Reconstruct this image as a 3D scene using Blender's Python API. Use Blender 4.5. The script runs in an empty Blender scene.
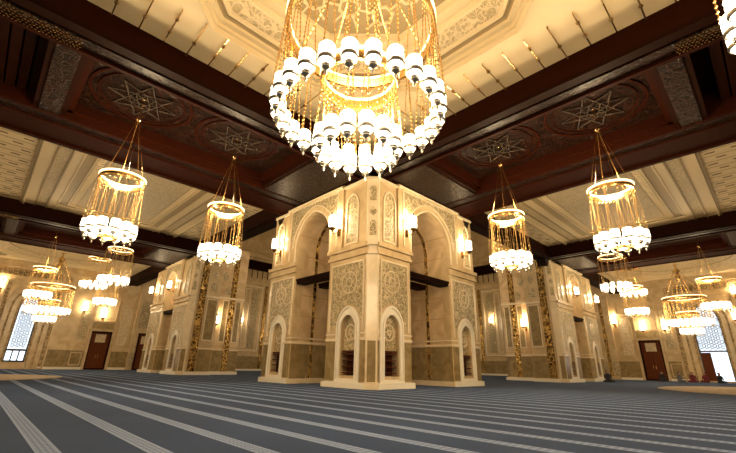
import bpy, bmesh, math, random
from mathutils import Vector, Matrix, noise
random.seed(4)
PI = math.pi
scene = bpy.context.scene
COL = scene.collection

# ---------------------------------------------------------------- camera
f_px, pitch, roll, yaw = 384.57, 0.348813, 0.0193087, -0.0141794
F = Vector((0, math.cos(pitch), math.sin(pitch)))
X = Vector((1, 0, 0)); U = X.cross(F)
X2 = X*math.cos(roll)+U*math.sin(roll); U2 = -X*math.sin(roll)+U*math.cos(roll)
ua = Vector((-math.sin(PI/4+yaw), math.cos(PI/4+yaw), 0)); va = Vector((math.cos(PI/4+yaw), math.sin(PI/4+yaw), 0))
def towld(d): return Vector((d.dot(va), d.dot(ua), d.z))
r_, u_, b_ = towld(X2), towld(U2), -towld(F)
cam_d = bpy.data.cameras.new('camera'); cam = bpy.data.objects.new('camera', cam_d); COL.objects.link(cam)
cam_d.sensor_width = 36; cam_d.lens = f_px/736*36; cam_d.clip_end = 300; cam_d.clip_start = .05
M4 = Matrix(((r_.x, u_.x, b_.x, 0), (r_.y, u_.y, b_.y, 0), (r_.z, u_.z, b_.z, .75), (0, 0, 0, 1)))
cam.matrix_world = M4
scene.camera = cam

# ---------------------------------------------------------------- world (daylight seen through the windows), exposure
w = bpy.data.worlds.new('world'); scene.world = w; w.use_nodes = True
w.node_tree.nodes['Background'].inputs[0].default_value = (.80, .90, 1, 1)
w.node_tree.nodes['Background'].inputs[1].default_value = 2.4
scene.view_settings.view_transform = 'Standard'; scene.view_settings.look = 'None'
scene.view_settings.gamma = 1; scene.view_settings.use_curve_mapping = False
scene.view_settings.exposure = -0.28
WARM = (1, .76, .45)
LP_BIG, LP_SMALL, LP_FAR, LP_SCONCE, GLASS_E = 560, 540, 430, 60, 6.0

def lamp(name, loc, power, radius=.25, col=WARM, parent=None):
    d = bpy.data.lights.new(name, 'POINT'); d.energy = power; d.color = col; d.shadow_soft_size = radius
    o = bpy.data.objects.new(name, d); COL.objects.link(o); o.location = loc
    if parent: o.parent = parent
    return o
# added stand-in lights for unseen fixtures, behind the camera and in the great hall
for p, e in [((-3.5, 4, 5), 420), ((4, -3.5, 5), 420), ((-3.5, -3.5, 5), 420), ((22, 22, 9), 1700), ((27, 37, 7), 600), ((37, 27, 7), 600),
             ((-4, 13, 5), 250), ((13, -4, 5), 250), ((-4, 30, 5), 250), ((30, -4, 5), 250)]:
    lamp('hall_fill_light', p, e, .8)

# ---------------------------------------------------------------- materials
def newmat(name):
    m = bpy.data.materials.new(name); m.use_nodes = True
    nt = m.node_tree; b = nt.nodes['Principled BSDF']
    return m, nt, b
def plain(name, c, rough=.5, metal=0, emit=0, ecol=None):
    m, nt, b = newmat(name)
    b.inputs['Base Color'].default_value = (*c, 1); b.inputs['Roughness'].default_value = rough; b.inputs['Metallic'].default_value = metal
    if emit:
        b.inputs['Emission Color'].default_value = (*(ecol or c), 1); b.inputs['Emission Strength'].default_value = emit
    tc = nt.nodes.new('ShaderNodeTexCoord'); n = nt.nodes.new('ShaderNodeTexNoise'); n.inputs['Scale'].default_value = 3
    nt.links.new(tc.outputs['Object'], n.inputs['Vector'])
    mr = nt.nodes.new('ShaderNodeMapRange'); mr.inputs['To Min'].default_value = max(0, rough-.05); mr.inputs['To Max'].default_value = min(1, rough+.05)
    nt.links.new(n.outputs['Fac'], mr.inputs['Value']); nt.links.new(mr.outputs[0], b.inputs['Roughness'])
    return m
def marble(name, c1, c2, rough=.22, scale=1.2, joints=0):
    m, nt, b = newmat(name)
    tc = nt.nodes.new('ShaderNodeTexCoord')
    n = nt.nodes.new('ShaderNodeTexNoise'); n.inputs['Scale'].default_value = scale; n.inputs['Detail'].default_value = 6; n.inputs['Distortion'].default_value = 1.2
    cr = nt.nodes.new('ShaderNodeValToRGB'); cr.color_ramp.elements[0].position = .35; cr.color_ramp.elements[1].position = .65
    cr.color_ramp.elements[0].color = (*c1, 1); cr.color_ramp.elements[1].color = (*c2, 1)
    nt.links.new(tc.outputs['Object'], n.inputs['Vector']); nt.links.new(n.outputs['Fac'], cr.inputs[0])
    out = cr.outputs[0]
    if joints:
        sx = nt.nodes.new('ShaderNodeSeparateXYZ'); nt.links.new(tc.outputs['Object'], sx.inputs[0])
        md = nt.nodes.new('ShaderNodeMath'); md.operation = 'FRACT'
        mu = nt.nodes.new('ShaderNodeMath'); mu.operation = 'DIVIDE'; mu.inputs[1].default_value = joints
        nt.links.new(sx.outputs['Z'], mu.inputs[0]); nt.links.new(mu.outputs[0], md.inputs[0])
        lt = nt.nodes.new('ShaderNodeMath'); lt.operation = 'LESS_THAN'; lt.inputs[1].default_value = .04
        nt.links.new(md.outputs[0], lt.inputs[0])
        mx = nt.nodes.new('ShaderNodeMixRGB'); mx.inputs[2].default_value = (c1[0]*.92, c1[1]*.9, c1[2]*.86, 1)
        nt.links.new(lt.outputs[0], mx.inputs[0]); nt.links.new(out, mx.inputs[1]); out = mx.outputs[0]
    nt.links.new(out, b.inputs['Base Color'])
    b.inputs['Roughness'].default_value = rough
    return m
def carved(name, ground, line, scale=4., rough=.45, bump=.5, metal=0, width=.09, warp=.35, spec=.5):
    """arabesque relief: warped cell outlines and curls"""
    m, nt, b = newmat(name)
    L = nt.links.new
    tc = nt.nodes.new('ShaderNodeTexCoord')
    n = nt.nodes.new('ShaderNodeTexNoise'); n.inputs['Scale'].default_value = scale*.8; n.inputs['Detail'].default_value = 1
    L(tc.outputs['Object'], n.inputs['Vector'])
    vm = nt.nodes.new('ShaderNodeVectorMath'); vm.operation = 'MULTIPLY_ADD'
    L(n.outputs['Color'], vm.inputs[0]); vm.inputs[1].default_value = (warp,)*3; L(tc.outputs['Object'], vm.inputs[2])
    v = nt.nodes.new('ShaderNodeTexVoronoi'); v.feature = 'DISTANCE_TO_EDGE'; v.inputs['Scale'].default_value = scale
    L(vm.outputs[0], v.inputs['Vector'])
    v2 = nt.nodes.new('ShaderNodeTexVoronoi'); v2.feature = 'F1'; v2.inputs['Scale'].default_value = scale
    L(vm.outputs[0], v2.inputs['Vector'])
    s = nt.nodes.new('ShaderNodeMath'); s.operation = 'SINE'
    mm = nt.nodes.new('ShaderNodeMath'); mm.operation = 'MULTIPLY'; mm.inputs[1].default_value = 22
    L(v2.outputs['Distance'], mm.inputs[0]); L(mm.outputs[0], s.inputs[0])
    gt = nt.nodes.new('ShaderNodeMapRange'); gt.inputs['From Min'].default_value = .45; gt.inputs['From Max'].default_value = .9
    L(s.outputs[0], gt.inputs['Value'])
    e = nt.nodes.new('ShaderNodeMapRange'); e.inputs['From Min'].default_value = width*.6; e.inputs['From Max'].default_value = width*1.4
    e.inputs['To Min'].default_value = 1; e.inputs['To Max'].default_value = 0
    L(v.outputs['Distance'], e.inputs['Value'])
    mxx = nt.nodes.new('ShaderNodeMath'); mxx.operation = 'MAXIMUM'; L(gt.outputs[0], mxx.inputs[0]); L(e.outputs[0], mxx.inputs[1])
    mx = nt.nodes.new('ShaderNodeMixRGB'); mx.inputs[1].default_value = (*ground, 1); mx.inputs[2].default_value = (*line, 1)
    L(mxx.outputs[0], mx.inputs[0]); L(mx.outputs[0], b.inputs['Base Color'])
    bp = nt.nodes.new('ShaderNodeBump'); bp.inputs['Strength'].default_value = bump; bp.inputs['Distance'].default_value = .02
    L(mxx.outputs[0], bp.inputs['Height']); L(bp.outputs[0], b.inputs['Normal'])
    b.inputs['Roughness'].default_value = rough; b.inputs['Metallic'].default_value = metal; b.inputs['Specular IOR Level'].default_value = spec
    return m
def woodmat(name, c1, c2, rough=.32, scale=(1, 12, 12)):
    m, nt, b = newmat(name); L = nt.links.new
    tc = nt.nodes.new('ShaderNodeTexCoord'); mp = nt.nodes.new('ShaderNodeMapping'); mp.inputs['Scale'].default_value = scale
    n = nt.nodes.new('ShaderNodeTexNoise'); n.inputs['Scale'].default_value = 1.5; n.inputs['Detail'].default_value = 4
    L(tc.outputs['Object'], mp.inputs[0]); L(mp.outputs[0], n.inputs['Vector'])
    cr = nt.nodes.new('ShaderNodeValToRGB'); cr.color_ramp.elements[0].color = (*c1, 1); cr.color_ramp.elements[1].color = (*c2, 1)
    L(n.outputs['Fac'], cr.inputs[0]); L(cr.outputs[0], b.inputs['Base Color']); b.inputs['Roughness'].default_value = rough; b.inputs['Specular IOR Level'].default_value = .045
    return m
def carpet(name):
    m, nt, b = newmat(name); L = nt.links.new
    tc = nt.nodes.new('ShaderNodeTexCoord'); sx = nt.nodes.new('ShaderNodeSeparateXYZ'); L(tc.outputs['Object'], sx.inputs[0])
    def math_(op, a, bb=None):
        n = nt.nodes.new('ShaderNodeMath'); n.operation = op
        for i, q in enumerate((a, bb)):
            if q is None: continue
            if isinstance(q, (int, float)): n.inputs[i].default_value = q
            else: L(q, n.inputs[i])
        return n.outputs[0]
    fr = math_('FRACT', math_('DIVIDE', math_('ADD', sx.outputs['X'], -.70+.085+7.25), .725))
    stripe = math_('LESS_THAN', fr, .17/.725)
    # little motif in the stripe
    fy = math_('FRACT', math_('MULTIPLY', sx.outputs['Y'], 12.0)); fx = math_('FRACT', math_('MULTIPLY', fr, 17.0))
    d1 = math_('ABSOLUTE', math_('SUBTRACT', fy, .5)); d2 = math_('ABSOLUTE', math_('SUBTRACT', fx, .5))
    dia = math_('LESS_THAN', math_('ADD', d1, d2), .42)
    edge = math_('GREATER_THAN', math_('ABSOLUTE', math_('SUBTRACT', math_('MULTIPLY', fr, .725/.17), .5)), .42)
    motif = math_('MAXIMUM', dia, edge)
    n = nt.nodes.new('ShaderNodeTexNoise'); n.inputs['Scale'].default_value = .5; n.inputs['Detail'].default_value = 5; L(tc.outputs['Object'], n.inputs['Vector'])
    cr = nt.nodes.new('ShaderNodeValToRGB'); cr.color_ramp.elements[0].position = .3; cr.color_ramp.elements[1].position = .7
    cr.color_ramp.elements[0].color = (.028, .045, .094, 1); cr.color_ramp.elements[1].color = (.036, .057, .116, 1); L(n.outputs['Fac'], cr.inputs[0])
    ms = nt.nodes.new('ShaderNodeMixRGB'); ms.inputs[1].default_value = (.12, .16, .27, 1); ms.inputs[2].default_value = (.20, .26, .40, 1); L(motif, ms.inputs[0])
    mx = nt.nodes.new('ShaderNodeMixRGB'); L(stripe, mx.inputs[0]); L(cr.outputs[0], mx.inputs[1]); L(ms.outputs[0], mx.inputs[2])
    L(mx.outputs[0], b.inputs['Base Color']); b.inputs['Roughness'].default_value = .95
    b.inputs['Specular IOR Level'].default_value = .08
    n2 = nt.nodes.new('ShaderNodeTexNoise'); n2.inputs['Scale'].default_value = 120; L(tc.outputs['Object'], n2.inputs['Vector'])
    bp = nt.nodes.new('ShaderNodeBump'); bp.inputs['Strength'].default_value = .35; bp.inputs['Distance'].default_value = .01
    L(n2.outputs['Fac'], bp.inputs['Height']); L(bp.outputs[0], b.inputs['Normal'])
    return m

MT = dict(
    cream=marble('cream_marble', (.50, .365, .195), (.62, .475, .28), .25, 1.1),
    jamb=marble('veined_marble', (.50, .35, .19), (.70, .52, .31), .16, .9, .95),
    pale=marble('pale_marble', (.70, .58, .39), (.78, .66, .47), .2, 1.5),
    green=marble('olive_marble', (.22, .155, .068), (.33, .245, .115), .2, 2.0),
    carvedgreen=carved('carved_olive_stone', (.25, .195, .095), (.62, .50, .30), 4.2, .4, .6, width=.05),
    carvedcream=carved('carved_cream_stone', (.48, .38, .22), (.72, .58, .38), 4.5, .4, .6),
    tan=carved('tan_carved_plaster', (.20, .125, .045), (.46, .32, .14), 3.2, .5, .5),
    mosaic=carved('gold_mosaic', (.045, .018, .004), (.80, .52, .16), 3.6, .22, 1.0, metal=.7, width=.07, warp=.2),
    plaster=plain('cream_plaster', (.70, .56, .33), .6),
    plaster2=plain('beige_plaster', (.36, .265, .13), .6),
    carvedplaster=carved('carved_plaster', (.48, .37, .20), (.66, .53, .31), 5.5, .6, .8),
    scroll=carved('scrolled_plaster', (.50, .39, .21), (.74, .60, .37), 4.2, .55, 1.0),
    wood=woodmat('dark_mahogany', (.006, .0014, .0004), (.014, .0030, .0008), .6),
    woodred=woodmat('red_mahogany', (.012, .0021, .0005), (.021, .0038, .0009), .6),
    carvedwood=carved('carved_mahogany', (.002, .0006, .0002), (.015, .0042, .0012), 4.0, .42, 1.0, spec=.16),
    doorwood=woodmat('door_mahogany', (.09, .024, .010), (.15, .045, .018), .3),
    starwood=plain('glint_carved_wood', (.16, .12, .09), .2, .8),  # pale metallic tone paints the glints on the star carving
    gold=plain('polished_gold', (.74, .50, .21), .26, 1),
    chaingold=plain('aged_gold_chain', (.50, .33, .13), .35, 1),
    oldgold=plain('dark_brass', (.30, .17, .05), .3, 1),
    silver=plain('silver_filigree', (.52, .46, .38), .3, 1),
    slot=plain('dark_slot', (.10, .06, .02), .6),
    glass=plain('lit_opal_glass', (1, .9, .72), .3, 0, GLASS_E, (1, .86, .62)),
    rim=plain('lit_rim_glass', (1, .85, .55), .3, 0, 3.2, (1, .80, .46)),
    iron=plain('dark_iron', (.05, .045, .04), .4, .6),
    latt=plain('pale_lattice', (.16, .18, .21), .5),
    skirt=plain('cream_skirting', (.72, .58, .38), .3),
    rug=carved('beige_rug', (.33, .25, .17), (.40, .32, .23), 2.0, .9, .1),
    shelfwood=woodmat('shelf_mahogany', (.05, .014, .007), (.11, .032, .014), .35),
    white=plain('white_stone', (.80, .74, .62), .35),
    cloth1=plain('black_cloth', (.02, .018, .02), .9), cloth2=plain('maroon_cloth', (.12, .012, .018), .9),
    cloth3=plain('grey_cloth', (.12, .11, .12), .9), skin=plain('skin', (.42, .22, .13), .6),
    carpet=carpet('striped_carpet'),
)

# ---------------------------------------------------------------- mesh builder
SW = [False]                       # when True, x and y trade places (the plan is symmetric about its diagonal)
BASE = {}
class MB:
    def __init__(s): s.v = []; s.f = []
    def add(s, vs, fs):
        k = len(s.v); s.v += [tuple(p) for p in vs]; s.f += [tuple(i+k for i in q) for q in fs]; return s
    def box(s, x0, x1, y0, y1, z0, z1):
        return s.add([(x0,y0,z0),(x1,y0,z0),(x1,y1,z0),(x0,y1,z0),(x0,y0,z1),(x1,y0,z1),(x1,y1,z1),(x0,y1,z1)],
                     [(0,3,2,1),(4,5,6,7),(0,1,5,4),(1,2,6,5),(2,3,7,6),(3,0,4,7)])
    def ext(s, pts, d0, d1, fn):
        n = len(pts); vs = [fn(p, d0) for p in pts]+[fn(p, d1) for p in pts]
        fs = [tuple(range(n)), tuple(range(2*n-1, n-1, -1))]+[(i, (i+1) % n, n+(i+1) % n, n+i) for i in range(n)]
        return s.add(vs, fs)
    def lathe(s, prof, c=(0,0,0), seg=16, closed=False):
        vs = []; m = len(prof)
        for i in range(seg):
            a = 2*PI*i/seg
            for r, z in prof: vs.append((c[0]+r*math.cos(a), c[1]+r*math.sin(a), c[2]+z))
        fs = []
        for i in range(seg):
            j = (i+1) % seg
            for k in range(m if closed else m-1):
                l = (k+1) % m
                fs.append((i*m+k, j*m+k, j*m+l, i*m+l))
        if not closed:
            if prof[0][0] > 1e-4: fs.append(tuple(i*m for i in range(seg))[::-1])
            if prof[-1][0] > 1e-4: fs.append(tuple(i*m+m-1 for i in range(seg)))
        return s.add(vs, fs)
    def tube(s, p, q, r, seg=5, r2=None):
        p = Vector(p); q = Vector(q); d = (q-p).normalized(); r2 = r if r2 is None else r2
        a = d.orthogonal().normalized(); b = d.cross(a); vs = []
        for P, R in ((p, r), (q, r2)):
            for i in range(seg):
                t = 2*PI*i/seg; vs.append(P+a*R*math.cos(t)+b*R*math.sin(t))
        return s.add(vs, [(i, (i+1) % seg, seg+(i+1) % seg, seg+i) for i in range(seg)]+[tuple(range(seg))[::-1], tuple(range(seg, 2*seg))])
    def build(s, name, mat, parent=None, smooth=False, loc=None, kind=None, bevel=0):
        vs = [(y, x, z) for x, y, z in s.v] if SW[0] else s.v
        if parent is not None: off = BASE[parent]
        elif loc is not None: off = Vector(loc)
        else:
            off = Vector(((min(v[0] for v in vs)+max(v[0] for v in vs))/2, (min(v[1] for v in vs)+max(v[1] for v in vs))/2, min(v[2] for v in vs)))
        me = bpy.data.meshes.new(name); me.from_pydata([Vector(v)-off for v in vs], [], s.f)
        bm = bmesh.new(); bm.from_mesh(me); bmesh.ops.recalc_face_normals(bm, faces=bm.faces); bm.to_mesh(me); bm.free()
        me.materials.append(MT[mat] if isinstance(mat, str) else mat)
        if smooth:
            for p in me.polygons: p.use_smooth = True
        o = bpy.data.objects.new(name, me); COL.objects.link(o)
        if parent is not None: o.parent = parent; BASE[o] = BASE[parent].copy()
        else: o.location = off; BASE[o] = off.copy()
        if kind: o['kind'] = kind
        if bevel:
            md = o.modifiers.new('bevel', 'BEVEL'); md.width = bevel; md.segments = 2; md.limit_method = 'ANGLE'
        if smooth:
            md = o.modifiers.new('es', 'EDGE_SPLIT'); md.split_angle = math.radians(40)
        return o
def thing(name, label, cat, loc, group=None, kind=None):
    o = bpy.data.objects.new(name, None); COL.objects.link(o); o.empty_display_size = .2
    loc = Vector((loc[1], loc[0], loc[2])) if SW[0] else Vector(loc)
    o.location = loc; BASE[o] = loc.copy()
    if label: o['label'] = label
    if cat: o['category'] = cat
    if group: o['group'] = group
    if kind: o['kind'] = kind
    return o
class Fr:                          # a face frame: a runs along the face, d outwards, z up
    def __init__(s, O, A, N): s.O = Vector(O); s.A = Vector(A); s.N = Vector(N)
    def p(s, a, d, z): return s.O+s.A*a+s.N*d+Vector((0, 0, z))
    def box(s, mb, a0, a1, z0, z1, d0, d1):
        return mb.ext([(a0, z0), (a1, z0), (a1, z1), (a0, z1)], d0, d1, lambda q, d: s.p(q[0], d, q[1]))
    def poly(s, mb, pts, d0, d1): return mb.ext(pts, d0, d1, lambda q, d: s.p(q[0], d, q[1]))
    def frame(s, mb, a0, a1, z0, z1, w, d0, d1):
        s.box(mb, a0, a0+w, z0, z1, d0, d1); s.box(mb, a1-w, a1, z0, z1, d0, d1)
        s.box(mb, a0+w, a1-w, z0, z0+w, d0, d1); s.box(mb, a0+w, a1-w, z1-w, z1, d0, d1); return mb
def arch(c, hw, spring, h, n=12, point=.07):
    """points of a slightly pointed arch from left to right"""
    out = []
    for i in range(n+1):
        t = PI-PI*i/n; x = math.cos(t)
        out.append((c+hw*x, spring+h*(math.sin(t)*(1-point)+point*(1-abs(x))**1.5)))
    return out
def plate_arch(fr, mb, a0, a1, z0, z1, c, hw, spring, h, d0, d1, n=12):
    A = arch(c, hw, spring, h, n)
    # left, right piers and quads above the arch, so that no concave face is needed
    if c-hw > a0+1e-4: fr.box(mb, a0, c-hw, z0, z1, d0, d1)
    if a1 > c+hw+1e-4: fr.box(mb, c+hw, a1, z0, z1, d0, d1)
    vs = []; 
    for (x, z) in A:
        for d in (d0, d1): vs += [fr.p(x, d, z), fr.p(x, d, z1)]
    fs = []
    for i in range(len(A)-1):
        k = 4*i; j = k+4
        fs += [(k, j, j+1, k+1), (k+2, k+3, j+3, j+2), (k, k+2, j+2, j), (k+1, j+1, j+3, k+3)]
    mb.add(vs, fs); return mb
def band_arch(fr, mb, c, hwi, hwo, z0, spring, hi, ho, d0, d1, n=14):
    """surround of an arch with its two legs"""
    I = [(c-hwi, z0)]+arch(c, hwi, spring, hi, n)+[(c+hwi, z0)]
    O = [(c-hwo, z0)]+arch(c, hwo, spring, ho, n)+[(c+hwo, z0)]
    vs = []
    for i in range(len(I)):
        for P in (I[i], O[i]):
            for d in (d0, d1): vs.append(fr.p(P[0], d, P[1]))
    fs = []
    for i in range(len(I)-1):
        k = 4*i; j = k+4
        fs += [(k, j, j+2, k+2), (k+1, k+3, j+3, j+1), (k, k+1, j+1, j), (k+2, j+2, j+3, k+3)]
    e = 4*(len(I)-1); fs += [(0, 2, 3, 1), (e, e+1, e+3, e+2)]
    mb.add(vs, fs); return mb
def fill_arch(fr, mb, c, hw, z0, spring, h, d0, d1, n=12):
    return fr.poly(mb, [(c+hw, z0), (c-hw, z0)]+arch(c, hw, spring, h, n), d0, d1)
def disc_ring(fr, mb, a, z, r0, r1, d0, d1, n=20):
    vs = []
    for i in range(n):
        t = 2*PI*i/n
        for r in (r0, r1):
            for d in (d0, d1): vs.append(fr.p(a+r*math.cos(t), d, z+r*math.sin(t)))
    fs = []
    for i in range(n):
        k = 4*i; j = 4*((i+1) % n)
        fs += [(k, j, j+2, k+2), (k+1, k+3, j+3, j+1), (k, k+1, j+1, j), (k+2, j+2, j+3, k+3)]
    return mb.add(vs, fs)
def clover(fr, mb, a, z, s, d0, d1):
    """drop-shaped medallion outline"""
    pts = []
    for i in range(24):
        t = 2*PI*i/24; r = 1+.12*math.cos(4*t)
        zz = math.sin(t)*r
        if zz > 0: zz *= 1.55
        pts.append((a+s*math.cos(t)*r*(1 if zz < .9 else .8), z+s*zz))
    return fr.poly(mb, pts, d0, d1)

ZS, ZC = 8.2, 9.06                  # beam soffit, plaster ceiling
HT = 20.0
# ================================================================ SETTING
fl = MB().box(-10, 46, -10, 46, -.3, 0).build('floor', 'carpet', kind='structure', loc=(0, 0, 0))

# ---------------------------------------------------------------- outer walls, with openings for window and door
WY = 45.5
def far_wall(sw):
    SW[0] = sw
    fr = Fr((0, WY, 0), (1, 0, 0), (0, -1, 0))
    root = thing('wall_right' if sw else 'wall_left', None, None, (18, WY, 0), kind='structure')
    def P(name, mb, mat, smooth=False): return mb.build(name, mat, root, smooth)
    wc, whw = (3.95, .95) if sw else (2.78, .70)      # the arched opening
    spring, ah, sill = (5.0, 1.45, 0) if sw else (4.9, 1.35, .55)
    body = MB()
    plate_arch(fr, body, -10, 7.0, sill, ZC, wc, whw, spring, ah, -.5, 0)
    if sill: fr.box(body, -10, 7.0, 0, sill, -.5, 0)
    d0, d1, dt = (7.5, 9.25, 3.55) if sw else (7.8, 9.5, 3.45)
    fr.box(body, 7.0, d0, 0, ZC, -.5, 0); fr.box(body, d0, d1, dt, ZC, -.5, 0)
    fr.box(body, d1, 11.2, 0, HT, -.5, 0); fr.box(body, 11.2, 46, 0, HT, -.5, 0)
    P('wall_body', body, 'cream')
    # arch surround in stepped bands
    m = MB(); band_arch(fr, m, wc, whw, whw+.16, sill, spring, ah, ah+.16, 0, .14); P('arch_moulding', m, 'oldgold' if 0 else 'tan')
    m = MB(); band_arch(fr, m, wc, whw+.16, whw+.48, 0, spring, ah+.16, ah+.48, 0, .22); P('arch_moulding', m, 'cream')
    m = MB(); band_arch(fr, m, wc, whw+.48, whw+.62, 0, spring, ah+.48, ah+.62, 0, .16); P('arch_moulding', m, 'tan')
    m = MB(); band_arch(fr, m, wc, whw+.62, whw+.95, 0, spring, ah+.62, ah+.95, 0, .26); P('arch_moulding', m, 'cream')
    m = MB(); fr.frame(m, wc-whw-1.35, wc+whw+1.35, 0, 7.35, .12, 0, .2); P('portal_frame', m, 'cream')
    for s in (-1, 1):
        m = MB(); fr.box(m, wc+s*(whw+1.1)-.12, wc+s*(whw+1.1)+.12, .2, 7.1, 0, .08); P('carved_strip', m, 'mosaic' if 0 else 'tan')
    # dado, rail, skirting
    m = MB(); fr.box(m, wc+whw+1.4, d0-.25, .22, 1.65, 0, .05); fr.box(m, d1+.25, 11.2, .22, 1.65, 0, .05); fr.box(m, 14.5, 46, .22, 1.65, 0, .05)
    fr.box(m, -10, wc-whw-1.4, .22, 1.65, 0, .05); P('dado', m, 'green')
    m = MB(); fr.box(m, wc+whw+1.4, d0-.25, 1.65, 1.82, 0, .09); fr.box(m, d1+.25, 46, 1.65, 1.82, 0, .09); fr.box(m, -10, wc-whw-1.4, 1.65, 1.82, 0, .09)
    P('dado_rail', m, 'cream')
    m = MB(); fr.box(m, wc+whw+.95, d0-.2, 0, .2, 0, .16); fr.box(m, d1+.2, 46, 0, .2, 0, .16); fr.box(m, -10, wc-whw-.95, 0, .2, 0, .16); P('skirting', m, 'white')
    # calligraphy frieze with round medallions
    m = MB(); fr.box(m, -10, wc+1.7, 7.72, 8.3, 0, .06); P('frieze', m, 'tan')
    m = MB()
    for k in range(-13, 6):
        x = wc-.1+k*.34
        if x > wc+1.55: continue
        h = .12+.1*((k*7) % 3)
        fr.box(m, x, x+.05, 7.85, 7.95+h, .06, .08); fr.box(m, x, x+.24, 7.85, 7.9, .06, .08)
        disc_ring(fr, m, x+.17, 8.0+.05*((k*5) % 2), .03, .07, .06, .08, 8)
    P('frieze_lettering', m, 'slot')
    m = MB()
    for x in (wc+2.2,): disc_ring(fr, m, x, 8.0, .16, .26, 0, .08); disc_ring(fr, m, x, 8.0, .03, .1, 0, .08)
    P('round_medallion', m, 'plaster2')
    m = MB(); fr.box(m, -10, 11.2, 8.45, 8.6, 0, .18); fr.box(m, -10, 11.2, 8.6, ZC, 0, .1); P('cornice', m, 'cream')
    # wall panels between window and door
    x0, x1 = wc+whw+1.75, d0-.35
    m = MB(); fr.box(m, x1-.65, x1-.1, 2.7, 6.2, 0, .05); P('carved_panel', m, 'carvedgreen')
    m = MB(); fr.frame(m, x1-.75, x1, 2.6, 6.3, .08, 0, .08); P('panel_frame', m, 'cream')
    m = MB(); fr.frame(m, x1-.9, x1, .35, 1.5, .09, .05, .1); P('panel_frame', m, 'cream')
    # door surround, panel above the door
    m = MB(); fr.box(m, d0-.2, d0, 0, dt+.2, 0, .15); fr.box(m, d1, d1+.2, 0, dt+.2, 0, .15); fr.box(m, d0-.2, d1+.2, dt, dt+.2, 0, .2); P('door_surround', m, 'cream')
    m = MB(); fr.box(m, d0-.05, d1+.05, dt+.25, dt+.8, 0, .06); P('over_door_panel', m, 'green')
    m = MB(); fr.frame(m, d0-.1, d1+.1, dt+.9, 7.3, .1, 0, .1); P('panel_frame', m, 'cream')
    m = MB(); fr.box(m, d1+.45, d1+1.35, 2.2, 5.8, 0, .04); P('carved_panel', m, 'carvedcream')
    m = MB(); fr.frame(m, d1+.35, d1+1.45, 2.1, 5.9, .1, 0, .08); P('panel_frame', m, 'cream')
    m = MB(); fr.frame(m, d1+.35, d1+1.45, 6.1, 7.7, .1, 0, .08); P('panel_frame', m, 'cream')
    # projecting pier block with a gold mosaic strip
    m = MB(); fr.box(m, 11.2, 13.4, 0, 8.6, 0, .35); fr.box(m, 11.1, 13.5, 8.3, 8.75, .0, .5); P('wall_pier', m, 'cream')
    if sw: m = MB(); fr.box(m, 11.75, 12.05, .3, 8.0, .35, .38); P('mosaic_strip', m, 'mosaic')
    else:
        d4 = thing('door_4', None, None, (12.4, WY-.35, 0), kind='structure')
        m = MB(); fr.frame(m, 11.75, 13.15, 0, 3.5, .12, .35, .47); m.build('door_frame', 'woodred', d4)
        m = MB(); fr.box(m, 11.87, 13.03, .02, 3.38, .36, .4); lf = m.build('door_leaf', 'doorwood', d4)
        m = MB(); fr.frame(m, 12.0, 12.4, .2, 2.2, .05, .4, .43); fr.frame(m, 12.5, 12.9, .2, 2.2, .05, .4, .43); m.build('raised_panel', 'doorwood', lf)
        m = MB(); fr.box(m, 12.05, 12.85, 2.45, 3.2, .4, .42); m.build('transom_panel', 'carvedcream', d4)
    m = MB(); fr.box(m, 12.4 if sw else 11.5, 13.2, 2.2 if sw else 4.0, 6.8, .35, .38); fr.box(m, 11.2, 11.7, .3, 1.6, .35, .38); fr.box(m, 12.1, 13.4, .3, 1.6, .35, .38); P('pier_panel', m, 'carvedgreen')
    # tall wall of the great hall: panels, timber gallery, cornices
    for k in range(8):
        a = 14.6+k*3.9
        m = MB(); fr.frame(m, a, a+2.9, 2.2, 10.2, .14, 0, .12); fr.frame(m, a+.5, a+1.2, 2.6, 9.8, .1, 0, .1); P('panel_frame', m, 'pale')
        m = MB(); fr.box(m, a+1.5, a+2.4, 2.6, 9.8, 0, .05); P('carved_panel', m, 'carvedgreen')
        m = MB(); fr.box(m, a+3.2, a+3.6, .2, 10.4, .0, .1); P('mosaic_strip', m, 'mosaic')
    m = MB(); fr.box(m, 14.2, 46, 10.4, 10.9, 0, .5); fr.box(m, 14.2, 46, 13.9, 14.4, 0, .5); P('gallery_ledge', m, 'cream')
    m = MB(); fr.box(m, 14.2, 46, 12.3, 13.5, 0, .25); P('gallery_opening', m, 'wood')
    m = MB()
    for k in range(42): fr.box(m, 14.3+k*.75, 14.38+k*.75, 11.2, 13.5, .25, .32)
    fr.box(m, 14.2, 46, 12.3, 12.42, .25, .36); P('gallery_screen', m, 'woodred')
    # window or open door in the arch
    if not sw:
        wd = thing('window_1', None, None, (wc, WY, sill), kind='structure')
        m = MB(); band_arch(fr, m, wc, whw-.09, whw, sill, spring, ah-.09, ah, -.35, -.2); fr.box(m, wc-whw, wc+whw, sill, sill+.14, -.35, -.2)
        fr.box(m, wc-whw, wc+whw, 1.45, 1.6, -.34, -.2)
        for k in (-1, 1): fr.box(m, wc+k*.22-.045, wc+k*.22+.045, sill, 1.6, -.34, -.2)
        m.build('window_frame', 'iron', wd)
        lattice(fr, wc, whw, 1.6, spring, ah, wd)
    else:
        wd = thing('window_1' if 0 else 'window_2', None, None, (wc, WY, 2.5), kind='structure')
        m = MB(); band_arch(fr, m, wc, whw-.07, whw, 2.45, spring, ah-.07, ah, -.35, -.2); fr.box(m, wc-whw, wc+whw, 2.45, 2.58, -.35, -.2)
        m.build('window_frame', 'iron', wd)
        lattice(fr, wc, whw, 2.55, spring, ah, wd)
        dr = thing('door_2', None, None, (wc, WY, 0), kind='structure')
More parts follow.
